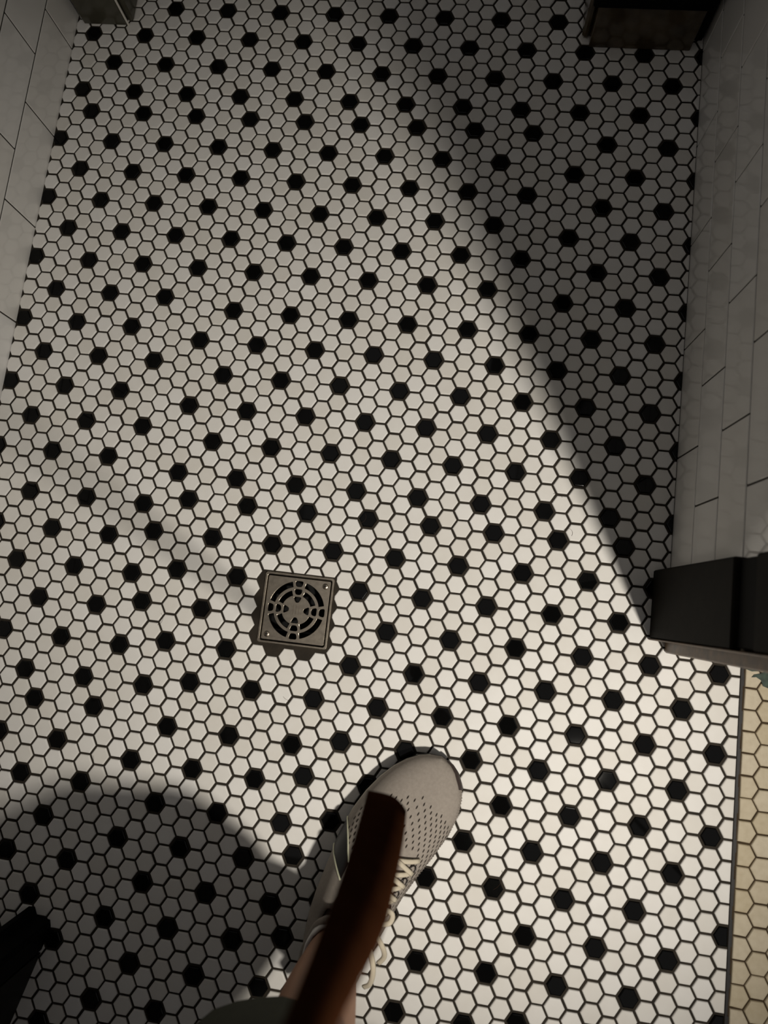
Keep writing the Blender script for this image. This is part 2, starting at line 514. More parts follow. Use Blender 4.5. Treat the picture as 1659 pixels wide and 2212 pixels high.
# far right jamb: brown plinth with black post above it
j = empty('door_post', (0.9, 0.22, 0))
pl = part('plinth_block', M_plinth, j, 0.8225, 0.981, 0.157, 0.40, 0.0, 0.0755, 0.0012)
part('screw_hole', M_blackp, pl, 0.9005 - 0.9 + 0.9, 0.9055, 0.1562, 0.16, 0.0545, 0.0600, 0.0004).location = -j.location * 0
part('side_moulding', M_plinth, j, 0.8100, 0.8222, 0.172, 0.40, 0.0, 0.0755, 0.004)
part('post', M_blackp, j, 0.8130, 0.990, 0.150, 0.40, 0.0757, 2.05, 0.003)
part('filler_strip', M_wood, j, 0.9812, 0.9985, 0.176, 0.40, 0.0, 2.05, 0.001)
tag(j, 'brown streaked door post plinth under black post at far right', 'door post')

# black post and dark olive panel at the near left
j = empty('door_leaf', (0.12, -1.33, 0))
slab('edge_post', [(x - 0.12, y + 1.33) for x, y in [(0.138, -1.2650), (0.1440, -1.2580), (0.1530, -1.2570), (0.1585, -1.2680), (0.1790, -1.2705), (0.1815, -1.2790), (0.1740, -1.3110), (0.138, -1.315)]][::-1], 0.0, 2.02, M_blackp, j)
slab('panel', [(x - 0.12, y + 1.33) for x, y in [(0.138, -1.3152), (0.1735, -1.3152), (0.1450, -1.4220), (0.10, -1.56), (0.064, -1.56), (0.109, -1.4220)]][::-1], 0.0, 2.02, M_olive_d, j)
tag(j, 'black edged dark olive door leaf at lower left on the mosaic', 'door leaf')

# ------------------------------------------------------------------ floor drain
def curve_plate(name, splines, z, depth, bevel, mat, parent):
    cu = bpy.data.curves.new(name, 'CURVE'); cu.dimensions = '2D'; cu.fill_mode = 'BOTH'
    cu.extrude = depth / 2 - bevel; cu.bevel_depth = bevel; cu.bevel_resolution = 1; cu.offset = -bevel
    for pts in splines:
        s = cu.splines.new('POLY'); s.points.add(len(pts) - 1); s.use_cyclic_u = True
        for p, q in zip(s.points, pts): p.co = (q[0], q[1], 0, 1)
    tmp = bpy.data.objects.new(name, cu); COL.objects.link(tmp)
    dg = bpy.context.evaluated_depsgraph_get()
    me = bpy.data.meshes.new_from_object(tmp.evaluated_get(dg))
    bpy.data.objects.remove(tmp); bpy.data.curves.remove(cu)
    me.materials.clear(); me.materials.append(mat); me.name = name
    o = bpy.data.objects.new(name, me); o.location = (0, 0, z)
    return link(o, parent)
def rsq(hs, r, n=5):
    out = []
    for cx, cy, a0 in ((hs - r, hs - r, 0), (-hs + r, hs - r, 90), (-hs + r, -hs + r, 180), (hs - r, -hs + r, 270)):
        for k in range(n + 1):
            a = math.radians(a0 + 90 * k / n); out.append((cx + r * math.cos(a), cy + r * math.sin(a)))
    return out
def roundpoly(pts, r, n=3):
    """round the corners of a polygon"""
    out = []
    m = len(pts)
    for i in range(m):
        p = Vector(pts[i]); a = Vector(pts[i - 1]); b = Vector(pts[(i + 1) % m])
        da = (a - p); db = (b - p)
        ra = min(r, da.length * .45, db.length * .45)
        p0 = p + da.normalized() * ra; p1 = p + db.normalized() * ra
        for k in range(n + 1):
            t = k / n
            q = p0.lerp(p, t).lerp(p.lerp(p1, t), t); out.append((q.x, q.y))
    return out
def arcslot(r0, r1, a0, a1, n=10, rc=0.0014):
    pts = [(r1 * math.cos(math.radians(a0 + (a1 - a0) * k / n)), r1 * math.sin(math.radians(a0 + (a1 - a0) * k / n))) for k in range(n + 1)]
    pts += [(r0 * math.cos(math.radians(a1 - (a1 - a0) * k / n)), r0 * math.sin(math.radians(a1 - (a1 - a0) * k / n))) for k in range(n + 1)]
    return pts
drain = empty('floor_drain', (DR[0], DR[1], 0))
drain.rotation_euler.z = math.radians(0.4)
curve_plate('frame', [rsq(0.0525, 0.004), rsq(0.0487, 0.003)], -0.0006, 0.004, 0.0009, M_metal, drain)
splines = [rsq(0.0472, 0.0022)]
for q in range(4):
    a = 90 * q
    splines.append(arcslot(0.0342, 0.0418, a + 14.5, a + 75.5, 14))
    splines.append(arcslot(0.0220, 0.0292, a + 20, a + 70, 10))
    ca, sa = math.cos(math.radians(a)), math.sin(math.radians(a))
    def T(l): return [(x * ca - y * sa, x * sa + y * ca) for x, y in l]
    splines.append(roundpoly(T([(0.0345, -0.0045), (0.0425, -0.0062), (0.0425, 0.0062), (0.0345, 0.0045)]), 0.003))
    splines.append(roundpoly(T([(0.0228, -0.0040), (0.0305, -0.0062), (0.0305, 0.0062), (0.0228, 0.0040)]), 0.003))
    splines.append(roundpoly(T([(0.0112, -0.0022), (0.0190, -0.0062), (0.0190, 0.0062), (0.0112, 0.0022)]), 0.003))
grate = curve_plate('grate', splines, -0.0008, 0.003, 0.0005, M_metal, drain)
for k in (-0.0042, 0.0, 0.0042):
    o = MB().box(k - 0.00035, k + 0.00035, -0.0075, 0.0075, -0.0005, 0.0003, 0.0002).build('raised_line', M_metal, grate)
    o.location = (0, 0, 0.0016)
for sx, sy in ((1, 1), (-1, -1)):
    sc = MB().lathe([(0.0043, -0.001), (0.0043, 0.0006), (0.0036, 0.0011), (0.0, 0.0012)], 20).build('screw', M_metal, drain, True)
    sc.location = (sx * 0.0392, sy * 0.0392, 0.0008)
    MB().box(-0.0024, 0.0024, -0.0005, 0.0005, 0.0008, 0.0014).box(-0.0005, 0.0005, -0.0024, 0.0024, 0.0008, 0.0014).build('cross_slot', M_void, sc)
b = MB().box(-0.0485, 0.0485, -0.0485, 0.0485, -0.055, -0.05)
b.box(-0.0485, -0.0475, -0.0485, 0.0485, -0.05, -0.003).box(0.0475, 0.0485, -0.0485, 0.0485, -0.05, -0.003)
b.box(-0.0475, 0.0475, -0.0485, -0.0475, -0.05, -0.003).box(-0.0475, 0.0475, 0.0475, 0.0485, -0.05, -0.003)
b.build('sump', M_void, drain)
tag(drain, 'square brushed metal shower floor drain with ring slots and two screws', 'floor drain')

# ------------------------------------------------------------------ reading lamp beside the doorway (the light)
lamp = empty('floor_lamp', (1.42, -1.40, 0))
def LL(p): return Vector(p) - lamp.location
AIM = (LAMP_AIM - LAMP).normalized()
MB().lathe([(0.0, 0.0), (0.10, 0.0), (0.10, 0.012), (0.03, 0.022), (0.0, 0.024)], 32).build('base', M_metal_d, lamp, False)
neck = LAMP - AIM * 0.16
MB().tube([(0, 0, 0.02), (0, 0, 1.45), LL((1.40, -1.385, 1.62)), LL(neck - AIM * 0.02 + Vector((0.02, -0.01, 0.03))), LL(neck)], 0.007, 12).build('pole', M_metal_d, lamp, True)
sv = []; sf = []
q1 = AIM.orthogonal().normalized(); q2 = AIM.cross(q1)
prof = [(0.012, -0.17), (0.030, -0.16), (0.040, -0.12), (0.070, -0.01), (0.068, -0.01), (0.038, -0.118), (0.028, -0.155), (0.0, -0.158)]
for r_, d_ in prof:
    for k in range(24):
        t = 2 * math.pi * k / 24
        sv.append(LL(LAMP + AIM * d_ + q1 * math.cos(t) * r_ + q2 * math.sin(t) * r_))
for i in range(len(prof) - 1):
    for k in range(24): sf.append((i * 24 + k, i * 24 + (k + 1) % 24, (i + 1) * 24 + (k + 1) % 24, (i + 1) * 24 + k))
mesh_obj('shade', sv, sf, M_metal_d, lamp, True)
mg = bpy.data.materials.new('glowing_bulb'); mg.use_nodes = True
nt = mg.node_tree; nt.nodes.clear()
em = nt.nodes.new('ShaderNodeEmission'); em.inputs[0].default_value = (1.0, 0.93, 0.82, 1); em.inputs[1].default_value = 12.0
om = nt.nodes.new('ShaderNodeOutputMaterial'); nt.links.new(em.outputs[0], om.inputs[0])
bc = LL(LAMP - AIM * 0.085)
MB().lathe([(0.026 * math.sin(math.pi * k / 10), -0.026 * math.cos(math.pi * k / 10)) for k in range(11)], 16, bc).build('bulb', mg, lamp, True)
ld = bpy.data.lights.new('lamp_light', 'SPOT')
ld.energy = LAMP_WATTS; ld.color = (1.0, 0.93, 0.82); ld.shadow_soft_size = 0.042
ld.spot_size = math.radians(LAMP_CONE); ld.spot_blend = 1.0
lo = bpy.data.objects.new('lamp_light', ld); link(lo, lamp)
lo.location = LL(LAMP); lo.rotation_euler = AIM.to_track_quat('-Z', 'Y').to_euler()
tag(lamp, 'slim black reading lamp with cone shade beside the doorway', 'floor lamp')
#PERSON
# ------------------------------------------------------------------ the person: walking in, left foot forward
M_skin = material('skin', (0.36, 0.19, 0.115), 0.5, spec=0.4, noise=(25, 0.4, (0.30, 0.15, 0.09)), bump=(400, 0.1))
M_olive_cloth = material('olive_cloth', (0.034, 0.037, 0.025), 0.85, spec=0.2, noise=(90, 0.5, (0.024, 0.026, 0.018)), bump=(700, 0.4))
M_shirt = material('grey_cloth', (0.10, 0.10, 0.11), 0.9, spec=0.2, noise=(80, 0.4, (0.08, 0.08, 0.085)))
M_hair = material('dark_hair', (0.02, 0.014, 0.01), 0.6, spec=0.3)
M_knit = material('knit_upper', (0.32, 0.285, 0.25), 0.85, spec=0.2, noise=(260, 0.5, (0.24, 0.21, 0.185)), bump=(1500, 0.5))
M_midsole = material('midsole_foam', (0.50, 0.46, 0.39), 0.6, spec=0.3, noise=(70, 0.5, (0.36, 0.32, 0.26)))
M_outsole = material('outsole_rubber', (0.020, 0.018, 0.017), 0.6, spec=0.4)
M_toecap = material('toe_rubber', (0.040, 0.028, 0.025), 0.5, spec=0.4)
M_lace = material('lace', (0.58, 0.52, 0.41), 0.8, spec=0.2, bump=(1800, 0.6))
M_pale = material('pale_piping', (0.62, 0.62, 0.46), 0.6, spec=0.3)
M_mark = material('black_mark', (0.006, 0.006, 0.007), 0.5, spec=0.3)
M_slit = material('knit_slit', (0.022, 0.017, 0.014), 0.9, spec=0.1)
M_sock = material('white_sock', (0.72, 0.70, 0.68), 0.9, spec=0.1, bump=(900, 0.4))
M_leather = material('brown_leather', (0.034, 0.0125, 0.0055), 0.6, spec=0.0, noise=(40, 0.5, (0.020, 0.007, 0.003)), bump=(500, 0.15))

person = empty('person', (0.68, -1.40, 0))
PO = person.location
def P3(x, y, z): return (x - PO.x, y - PO.y, z - PO.z)

# body: one skinned surface
bv = {}; order = []; bedges = []; brad = []
def J(n, p, r, frm=None):
    bv[n] = len(order); order.append(P3(*p)); brad.append(r)
    if frm: bedges.append((bv[frm], bv[n]))
J('pelvis', (0.69, -1.42, 0.87), 0.125)
J('waist', (0.69, -1.42, 1.03), 0.115, 'pelvis')
J('chest', (0.69, -1.43, 1.22), 0.135, 'waist')
J('neck0', (0.69, -1.42, 1.38), 0.065, 'chest')
J('neck1', (0.69, -1.405, 1.44), 0.052, 'neck0')
J('head0', (0.69, -1.385, 1.51), 0.075, 'neck1')
J('head1', (0.69, -1.38, 1.58), 0.088, 'head0')
J('head2', (0.69, -1.385, 1.65), 0.070, 'head1')
J('lhip', (0.605, -1.41, 0.84), 0.088, 'pelvis')
J('lthigh', (0.603, -1.31, 0.67), 0.080, 'lhip')
J('lknee', (0.602, -1.200, 0.50), 0.056, 'lthigh')
J('lcalf', (0.600, -1.205, 0.33), 0.056, 'lknee')
J('lshin', (0.597, -1.198, 0.20), 0.044, 'lcalf')
J('lankle', (0.597, -1.200, 0.11), 0.034, 'lshin')
J('lheel', (0.597, -1.203, 0.06), 0.030, 'lankle')
J('rhip', (0.775, -1.42, 0.84), 0.088, 'pelvis')
J('rthigh', (0.785, -1.42, 0.66), 0.080, 'rhip')
J('rknee', (0.79, -1.415, 0.48), 0.056, 'rthigh')
J('rcalf', (0.80, -1.47, 0.33), 0.056, 'rknee')
J('rshin', (0.805, -1.53, 0.20), 0.044, 'rcalf')
J('rankle', (0.806, -1.565, 0.11), 0.034, 'rshin')
J('rheel', (0.806, -1.57, 0.06), 0.030, 'rankle')
for s, n in ((1, 'r'), (-1, 'l')):
    # the person faces +y: her right is +x
    J(n + 'sh', (0.69 + s * 0.155, -1.44, 1.32), 0.055, 'chest')
    if n == 'r':
        J('relb', (0.87, -1.29, 1.09), 0.042, 'rsh'); J('rfore', (0.78, -1.15, 1.05), 0.036, 'relb'); J('rwri', (0.685, -1.05, 1.02), 0.026, 'rfore'); J('rpalm', (0.664, -0.965, 1.02), 0.028, 'rwri')
        hx, hy, hz = 0.664, -0.95, 1.02
        for k, (ox, ln) in enumerate(((-0.030, 0.034), (-0.010, 0.042), (0.010, 0.040), (0.029, 0.030))):
            J('rf%da' % k, (hx + ox, hy + 0.030, hz + 0.004), 0.0095, 'rpalm'); J('rf%db' % k, (hx + ox, hy + 0.030 + ln * .7, hz - 0.016), 0.0085, 'rf%da' % k); J('rf%dc' % k, (hx + ox, hy + 0.018 + ln * .5, hz - 0.034), 0.0075, 'rf%db' % k)
        J('rta', (hx - 0.040, hy - 0.012, hz - 0.012), 0.011, 'rpalm'); J('rtb', (hx - 0.036, hy + 0.022, hz - 0.032), 0.009, 'rta')
    else:
        J('lelb', (0.485, -1.52, 1.07), 0.042, 'lsh'); J('lfore', (0.475, -1.50, 0.95), 0.036, 'lelb'); J('lwri', (0.472, -1.47, 0.83), 0.026, 'lfore'); J('lpalm', (0.472, -1.46, 0.765), 0.028, 'lwri')
        hx, hy, hz = 0.472, -1.46, 0.76
        for k, (oy, ln) in enumerate(((0.028, 0.036), (0.010, 0.042), (-0.010, 0.040), (-0.028, 0.030))):
            J('lf%da' % k, (hx, hy + oy, hz - 0.030), 0.0095, 'lpalm'); J('lf%db' % k, (hx + 0.008, hy + oy, hz - 0.032 - ln * .7), 0.0085, 'lf%da' % k); J('lf%dc' % k, (hx + 0.022, hy + oy, hz - 0.034 - ln * 1.25), 0.0075, 'lf%db' % k)
        J('lta', (hx + 0.010, hy + 0.040, hz - 0.008), 0.011, 'lpalm'); J('ltb', (hx + 0.018, hy + 0.048, hz - 0.040), 0.009, 'lta')
me = bpy.data.meshes.new('body'); me.from_pydata(order, bedges, []); me.materials.append(M_skin)
body = bpy.data.objects.new('body', me); link(body, person)
sk = body.modifiers.new('skin', 'SKIN'); sk.use_smooth_shade = True
for d, r in zip(me.skin_vertices[0].data, brad): d.radius = (r, r)
me.skin_vertices[0].data[0].use_root = True
sb = body.modifiers.new('sub', 'SUBSURF'); sb.levels = 2; sb.render_levels = 2

# simple face and hair
for sx in (-1, 1):
    MB().lathe([(0.011 * math.sin(math.pi * k / 6), -0.011 * math.cos(math.pi * k / 6)) for k in range(7)], 10, P3(0.69 + sx * 0.03, -1.307, 1.595)).build('eye', M_sock, person, True)
    MB().lathe([(0.0, -0.024), (0.012, -0.015), (0.014, 0.0), (0.012, 0.016), (0.0, 0.024)], 10, P3(0.69 + sx * 0.083, -1.385, 1.585)).build('ear', M_skin, person, True)
MB().tube([P3(0.69, -1.305, 1.60), P3(0.69, -1.288, 1.568), P3(0.69, -1.302, 1.558)], [0.007, 0.012, 0.008], 8).build('nose', M_skin, person, True)
MB().tube([P3(0.668, -1.308, 1.53), P3(0.69, -1.300, 1.528), P3(0.712, -1.308, 1.53)], [0.003, 0.006, 0.003], 8).build('mouth', M_toecap, person, True)
MB().lathe([(0.098, -0.02), (0.102, 0.02), (0.092, 0.06), (0.06, 0.088), (0.0, 0.098)], 20, P3(0.69, -1.402, 1.60)).build('hair', M_hair, person, True)

# clothes: lofted tubes around the limbs
def loft(name, rings, mat, n=28, cap=False, wob=0.0, parent=person):
    """rings: (centre, rx, ry, tilt vector) horizontal-ish rings"""
    v = []; f = []
    for i, (c, rx, ry, nrm) in enumerate(rings):
        nz = Vector(nrm).normalized(); ux = Vector((1, 0, 0)); ux = (ux - nz * ux.dot(nz)).normalized(); uy = nz.cross(ux)
        for k in range(n):
            t = 2 * math.pi * k / n
            w_ = 1 + wob * math.sin(5 * t + i * 1.3) + wob * .6 * math.sin(8 * t + i)
            v.append(Vector(P3(*c)) + ux * math.cos(t) * rx * w_ + uy * math.sin(t) * ry * w_)
    for i in range(len(rings) - 1):
        for k in range(n):
            f.append((i * n + k, i * n + (k + 1) % n, (i + 1) * n + (k + 1) % n, (i + 1) * n + k))
    if cap: f.append(tuple(range(n))[::-1]); f.append(tuple((len(rings) - 1) * n + k for k in range(n)))
    return mesh_obj(name, v, f, mat, parent, True)
d1 = (0.02, 0.55, -0.75); 
o = loft('shorts', [((0.578, -1.231, 0.327), 0.090, 0.094, (0, .0, -1)), ((0.578, -1.231, 0.330), 0.096, 0.099, (0, .0, -1)), ((0.592, -1.224, 0.43), 0.102, 0.104, (0, 0, -1)),
     ((0.600, -1.235, 0.53), 0.100, 0.100, (0, .4, -1)), ((0.603, -1.32, 0.67), 0.104, 0.106, (0, .6, -1)), ((0.615, -1.40, 0.80), 0.118, 0.125, (0, .4, -1)), ((0.67, -1.42, 0.91), 0.155, 0.145, (0, 0, -1)), ((0.69, -1.42, 1.02), 0.155, 0.14, (0, 0, -1))], M_olive_cloth, wob=0.012)
so = o.modifiers.new('thick', 'SOLIDIFY'); so.thickness = 0.003
o = loft('shorts_leg', [((0.79, -1.435, 0.27), 0.116, 0.112, (0, .0, -1)), ((0.79, -1.415, 0.48), 0.110, 0.108, (0, 0, -1)), ((0.785, -1.415, 0.66), 0.112, 0.115, (0, .1, -1)), ((0.765, -1.415, 0.80), 0.120, 0.130, (0, .1, -1)), ((0.71, -1.42, 0.91), 0.145, 0.14, (0, 0, -1))], M_olive_cloth, wob=0.012)
so = o.modifiers.new('thick', 'SOLIDIFY'); so.thickness = 0.003
loft('shirt', [((0.69, -1.42, 0.88), 0.180, 0.162, (0, 0, 1)), ((0.69, -1.42, 1.03), 0.168, 0.150, (0, 0, 1)), ((0.69, -1.43, 1.20), 0.188, 0.150, (0, 0, 1)), ((0.69, -1.435, 1.31), 0.190, 0.125, (0, 0, 1)), ((0.69, -1.425, 1.37), 0.120, 0.095, (0, 0, 1)), ((0.69, -1.418, 1.40), 0.075, 0.075, (0, 0, 1))], M_shirt)
tag(person, 'person walking in olive shorts, bare leg and running shoe at lower centre', 'person')

# ------------------------------------------------------------------ running shoe
SH = Vector((0.602, -1.250)); ANG = math.radians(17)
AX = Vector((math.sin(ANG), math.cos(ANG))); RX = Vector((math.cos(ANG), -math.sin(ANG)))
# local: x = right (inner side), y = towards the toe
OUT = [(-0.0270, -0.018, -0.018), (-0.0240, -0.032, -0.004), (-0.014, -0.046, 0.010), (0.000, -0.0545, 0.019), (0.018, -0.0615, 0.026), (0.045, -0.067, 0.0315),
       (0.072, -0.0695, 0.0335), (0.100, -0.0700, 0.0355), (0.124, -0.0705, 0.0395), (0.154, -0.0705, 0.0480), (0.184, -0.0675, 0.0580), (0.214, -0.0600, 0.0655),
       (0.241, -0.0495, 0.0672), (0.262, -0.0380, 0.0635), (0.278, -0.0255, 0.0560), (0.290, -0.0120, 0.0460), (0.297, 0.001, 0.0345), (0.3010, 0.016, 0.018)]
def lerp_tab(tab, s):
    if s <= tab[0][0]: return tab[0][1:]
    for a, b in zip(tab, tab[1:]):
        if s <= b[0]:
            t = (s - a[0]) / (b[0] - a[0]); return tuple(x + (y - x) * t for x, y in zip(a[1:], b[1:]))
    return tab[-1][1:]
HT = [(-0.027, 0.100), (-0.01, 0.104), (0.02, 0.090), (0.06, 0.088), (0.095, 0.116), (0.12, 0.111), (0.16, 0.091), (0.20, 0.070), (0.24, 0.059), (0.27, 0.050), (0.29, 0.042), (0.301, 0.034)]
ZB = 0.022
def smooth01(x): x = max(0, min(1, x)); return x * x * (3 - 2 * x)
def shoe_surf(s, a):
    """a in 0..1 from outer (left) edge over the top to inner edge"""
    l, r = lerp_tab(OUT, s); hgt = lerp_tab(HT, s)[0]
    mid = (l + r) / 2 + (0.004 if s > 0.1 else 0.0); w = (r - l) / 2
    th = math.pi * (1 - a)
    cx = math.cos(th); sy = math.sin(th)
    x = (l + r) / 2 + w * math.copysign(abs(cx) ** 0.80, cx) * (1 - 0.10 * sy)
    z = ZB + (hgt - ZB) * sy ** 0.75
    # ankle opening
    op = smooth01((0.095 - s) / 0.02) * smooth01((s + 0.020) / 0.012)
    rel = abs(x - mid) / max(w, 1e-4)
    if op > 0 and rel < 0.62:
        z -= op * (0.05 * smooth01((0.62 - rel) / 0.12))
    return Vector((x, s, z))
def shoe_pt(s, a, off=0.0):
    p = shoe_surf(s, a)
    e = 0.004
    d1 = shoe_surf(min(s + e, 0.3), a) - shoe_surf(max(s - e, -0.026), a)
    d2 = shoe_surf(s, min(a + .01, .995)) - shoe_surf(s, max(a - .01, .005))
    n = d2.cross(d1)
    if n.length > 0: n.normalize()
    if n.z < -0.2: n = -n
    return p + n * off, n
NS, NA = 60, 37
v = []; f = []
svals = []
for i in range(NS + 1):
    t = i / NS
    t = 0.5 - 0.5 * math.cos(math.pi * t) if False else t
    s = -0.0268 + (0.3008 + 0.0268) * (t + 0.06 * math.sin(2 * math.pi * t) * -1)
    svals.append(s)
    for k in range(NA):
        v.append(shoe_surf(s, k / (NA - 1)))
for i in range(NS):
    for k in range(NA - 1):
        f.append((i * NA + k, i * NA + k + 1, (i + 1) * NA + k + 1, (i + 1) * NA + k))
f.append(tuple(range(NA))[::-1]); f.append(tuple(NS * NA + k for k in range(NA)))
shoe_root = mesh_obj('running_shoe', v, f, M_knit, person, True)
shoe_root.location = (SH.x - PO.x, SH.y - PO.y, 0); shoe_root.rotation_euler.z = -ANG
shoe_root['label'] = 'grey beige knit running shoe with pale laces'

def outline(scale_w, pad):
    L_ = []; R_ = []
    for s, l, r in OUT:
        m = (l + r) / 2
        L_.append((m + (l - m) * scale_w, s)); R_.append((m + (r - m) * scale_w, s))
    return R_ + L_[::-1]
def sole(name, levels, mat):
    pts0 = outline(1, 0); n = len(pts0)
    cxm = -0.008; cym = 0.137
    v = []; f = []
    for sc, z in levels:
        for x, y in pts0:
            lift = 0.010 * smooth01((y - 0.22) / 0.08) if z < 0.02 else 0.004 * smooth01((y - 0.22) / 0.08)
            lx = x; ly = y
            l, r = lerp_tab(OUT, y); m = (l + r) / 2
            v.append((m + (x - m) * sc, cym + (y - cym) * (1 - (1 - sc) * 0.35), z + (lift if z > 0.0 or name == 'outsole' and z > 0 else 0)))
    for i in range(len(levels) - 1):
        for k in range(n):
            f.append((i * n + k, i * n + (k + 1) % n, (i + 1) * n + (k + 1) % n, (i + 1) * n + k))
    f.append(tuple(range(n))[::-1]); f.append(tuple((len(levels) - 1) * n + k for k in range(n)))
    return mesh_obj(name, v, f, mat, shoe_root, False)
sole('outsole', [(0.93, 0.0), (0.985, 0.002), (0.99, 0.007)], M_outsole)
sole('midsole', [(0.97, 0.007), (1.0, 0.012), (0.995, 0.020), (0.96, 0.024)], M_midsole)

# rubber toe guard on the inner front edge
g = MB(); vv = []; ff = []
rows_ = []
for i in range(13):
    t = i / 12
    s = 0.2735 + 0.0265 * math.sin(t * math.pi / 2 * 1.0)
    a_lo = 0.995; a_hi = 0.86 - 0.05 * math.sin(math.pi * t)
    r_ = []
    for k in range(5):
        a = a_lo + (a_hi - a_lo) * k / 4
        p, n = shoe_pt(min(s, 0.2990), a, 0.0022 if 0 < k < 4 else 0.0006)
        r_.append(p)
    rows_.append(r_)
v = [p for r_ in rows_ for p in r_]
f = [(i * 5 + k, i * 5 + k + 1, (i + 1) * 5 + k + 1, (i + 1) * 5 + k) for i in range(12) for k in range(4)]
mesh_obj('toe_guard', v, f, M_toecap, shoe_root, True)

# knit slits on the vamp
sl = MB()
def slit(s, a, ln, wd, rot):
    p, n = shoe_pt(s, a, 0.0003)
    q1, _ = shoe_pt(s + 0.002, a, 0.0003); q2, _ = shoe_pt(s, min(a + 0.01, .99), 0.0003)
    ty = (q1 - p).normalized(); tx = (q2 - p).normalized()
    d = (ty * math.cos(rot) + tx * math.sin(rot)); e = n.cross(d).normalized()
    pts = [p - d * ln * .5, p + e * wd * .5 - d * ln * .2, p + e * wd * .5 + d * ln * .2, p + d * ln * .5, p - e * wd * .5 + d * ln * .2, p - e * wd * .5 - d * ln * .2]
    base = [q - n * 0.0006 for q in pts]
    sl.add(pts + base, [(0, 1, 2, 3, 4, 5)] + [(k, 6 + k, 6 + (k + 1) % 6, (k + 1) % 6) for k in range(6)])
for i in range(16):
    s = 0.150 + i * 0.0066
    for k in range(17):
        x = (k + (i % 2) * .5) / 16.5
        a = 0.14 + 0.80 * x
        if s > 0.250 - 0.035 * abs(a - .5) * 2: continue
        if s < 0.185 and abs(a - 0.50) < 0.20 - (s - 0.15) * 1.5: continue
        slit(s + 0.010 * (a - .5), a, 0.0058, 0.0016, -0.05)
for i in range(13):
    s = 0.100 + i * 0.0052
    for a in (0.80, 0.845, 0.89, 0.93):
        if s + (a - .8) * .1 < 0.108: continue
        slit(s + (0.0026 if a in (0.845, 0.93) else 0), a, 0.0046, 0.0014, 0.0)
o = sl.build('knit_slits', M_slit, shoe_root); tag(o, kind='stuff')
# fine ribs along the inner edge
rb = MB()
for i in range(70):
    s = 0.040 + i * 0.0036
    if s > 0.285: break
    pts = [shoe_pt(s + 0.004 * (1 - q), 0.90 + 0.085 * q, 0.0004)[0] for q in (0, .5, 1)]
    rb.tube(pts, 0.00055, 4)
o = rb.build('knit_ribs', M_knit, shoe_root); tag(o, kind='stuff')

# tongue, collar, sock
tv = []; tf = []
for i in range(9):
    s = 0.125 - 0.045 * i / 8
    zt = 0.104 + 0.034 * (i / 8) ** 1.3
    for k in range(9):
        q = (k / 8 - .5) * 2
        tv.append((-0.012 + q * (0.020 + 0.006 * i / 8), s, zt - 0.010 * q * q + 0.004))
tf = [(i * 9 + k, i * 9 + k + 1, (i + 1) * 9 + k + 1, (i + 1) * 9 + k) for i in range(8) for k in range(8)]
o = mesh_obj('tongue', tv, tf, M_knit, shoe_root, True)
so = o.modifiers.new('thick', 'SOLIDIFY'); so.thickness = 0.006
ring = []
for k in range(33):
    t = 2 * math.pi * k / 32
    s = 0.0385 + 0.057 * math.cos(t); l, r = lerp_tab(OUT, s); m = (l + r) / 2; w = (r - l) / 2
    x = m + 0.040 * math.sin(t) * (0.9 if s > 0 else .85)
    ring.append((x, s, lerp_tab(HT, s)[0] + 0.000))
MB().tube(ring, 0.0048, 8, cap=False).build('collar', M_knit, shoe_root, True)
sockp = MB()
v = []; f = []
for i, (rr_, z) in enumerate(((0.036, 0.05), (0.037, 0.085), (0.0375, 0.104), (0.0355, 0.108), (0.033, 0.104))):
    for k in range(20):
        t = 2 * math.pi * k / 20; v.append((-0.018 + rr_ * math.cos(t), 0.043 + rr_ * 1.15 * math.sin(t), z))
f = [(i * 20 + k, i * 20 + (k + 1) % 20, (i + 1) * 20 + (k + 1) % 20, (i + 1) * 20 + k) for i in range(4) for k in range(20)]
mesh_obj('sock', v, f, M_sock, shoe_root, True)

# laces
def strip(name, pts, w, th, mat, parent, nrm=None):
    """flat ribbon along pts (list of (point, normal))"""
    v = []; f = []
    n = len(pts)
    for i, (p, nn) in enumerate(pts):
        d = (pts[min(i + 1, n - 1)][0] - pts[max(i - 1, 0)][0]).normalized(); e = d.cross(nn).normalized(); u = e.cross(d).normalized()
        for q, h_ in ((-1, 0), (-.6, 1), (.6, 1), (1, 0), (.6, -1), (-.6, -1)):
            v.append(p + e * w * .5 * q + u * th * .5 * h_)
    for i in range(n - 1):
        for k in range(6): f.append((i * 6 + k, i * 6 + (k + 1) % 6, (i + 1) * 6 + (k + 1) % 6, (i + 1) * 6 + k))
    f.append(tuple(range(6))[::-1]); f.append(tuple((n - 1) * 6 + k for k in range(6)))
    return mesh_obj(name, v, f, mat, parent, True)
for i, s in enumerate((0.174, 0.158, 0.142, 0.126, 0.112)):
    for d in (1, -1):
        pts = []
        for k in range(11):
            q = k / 10
            a = 0.40 + q * 0.33
            ss = s - d * (q - .5) * 0.016 - 0.002
            p, n = shoe_pt(ss, a, 0.0030 + (0.0022 if d > 0 else 0.0) + 0.006 * math.sin(math.pi * q) * (1 if s < 0.15 else .4)); pts.append((p, n))
        strip('lace', pts, 0.0062, 0.0026, M_lace, shoe_root)
    for a in (0.402, 0.732):
        p, n = shoe_pt(s - 0.006, a, 0.001)
        rp = []
        tx = n.orthogonal().normalized(); ty = n.cross(tx)
        for k in range(13):
            t = 2 * math.pi * k / 12; rp.append(p + tx * 0.0052 * math.cos(t) + ty * 0.0052 * math.sin(t))
        MB().tube(rp, 0.0011, 6, cap=False).build('eyelet', M_metal_d, shoe_root, True)
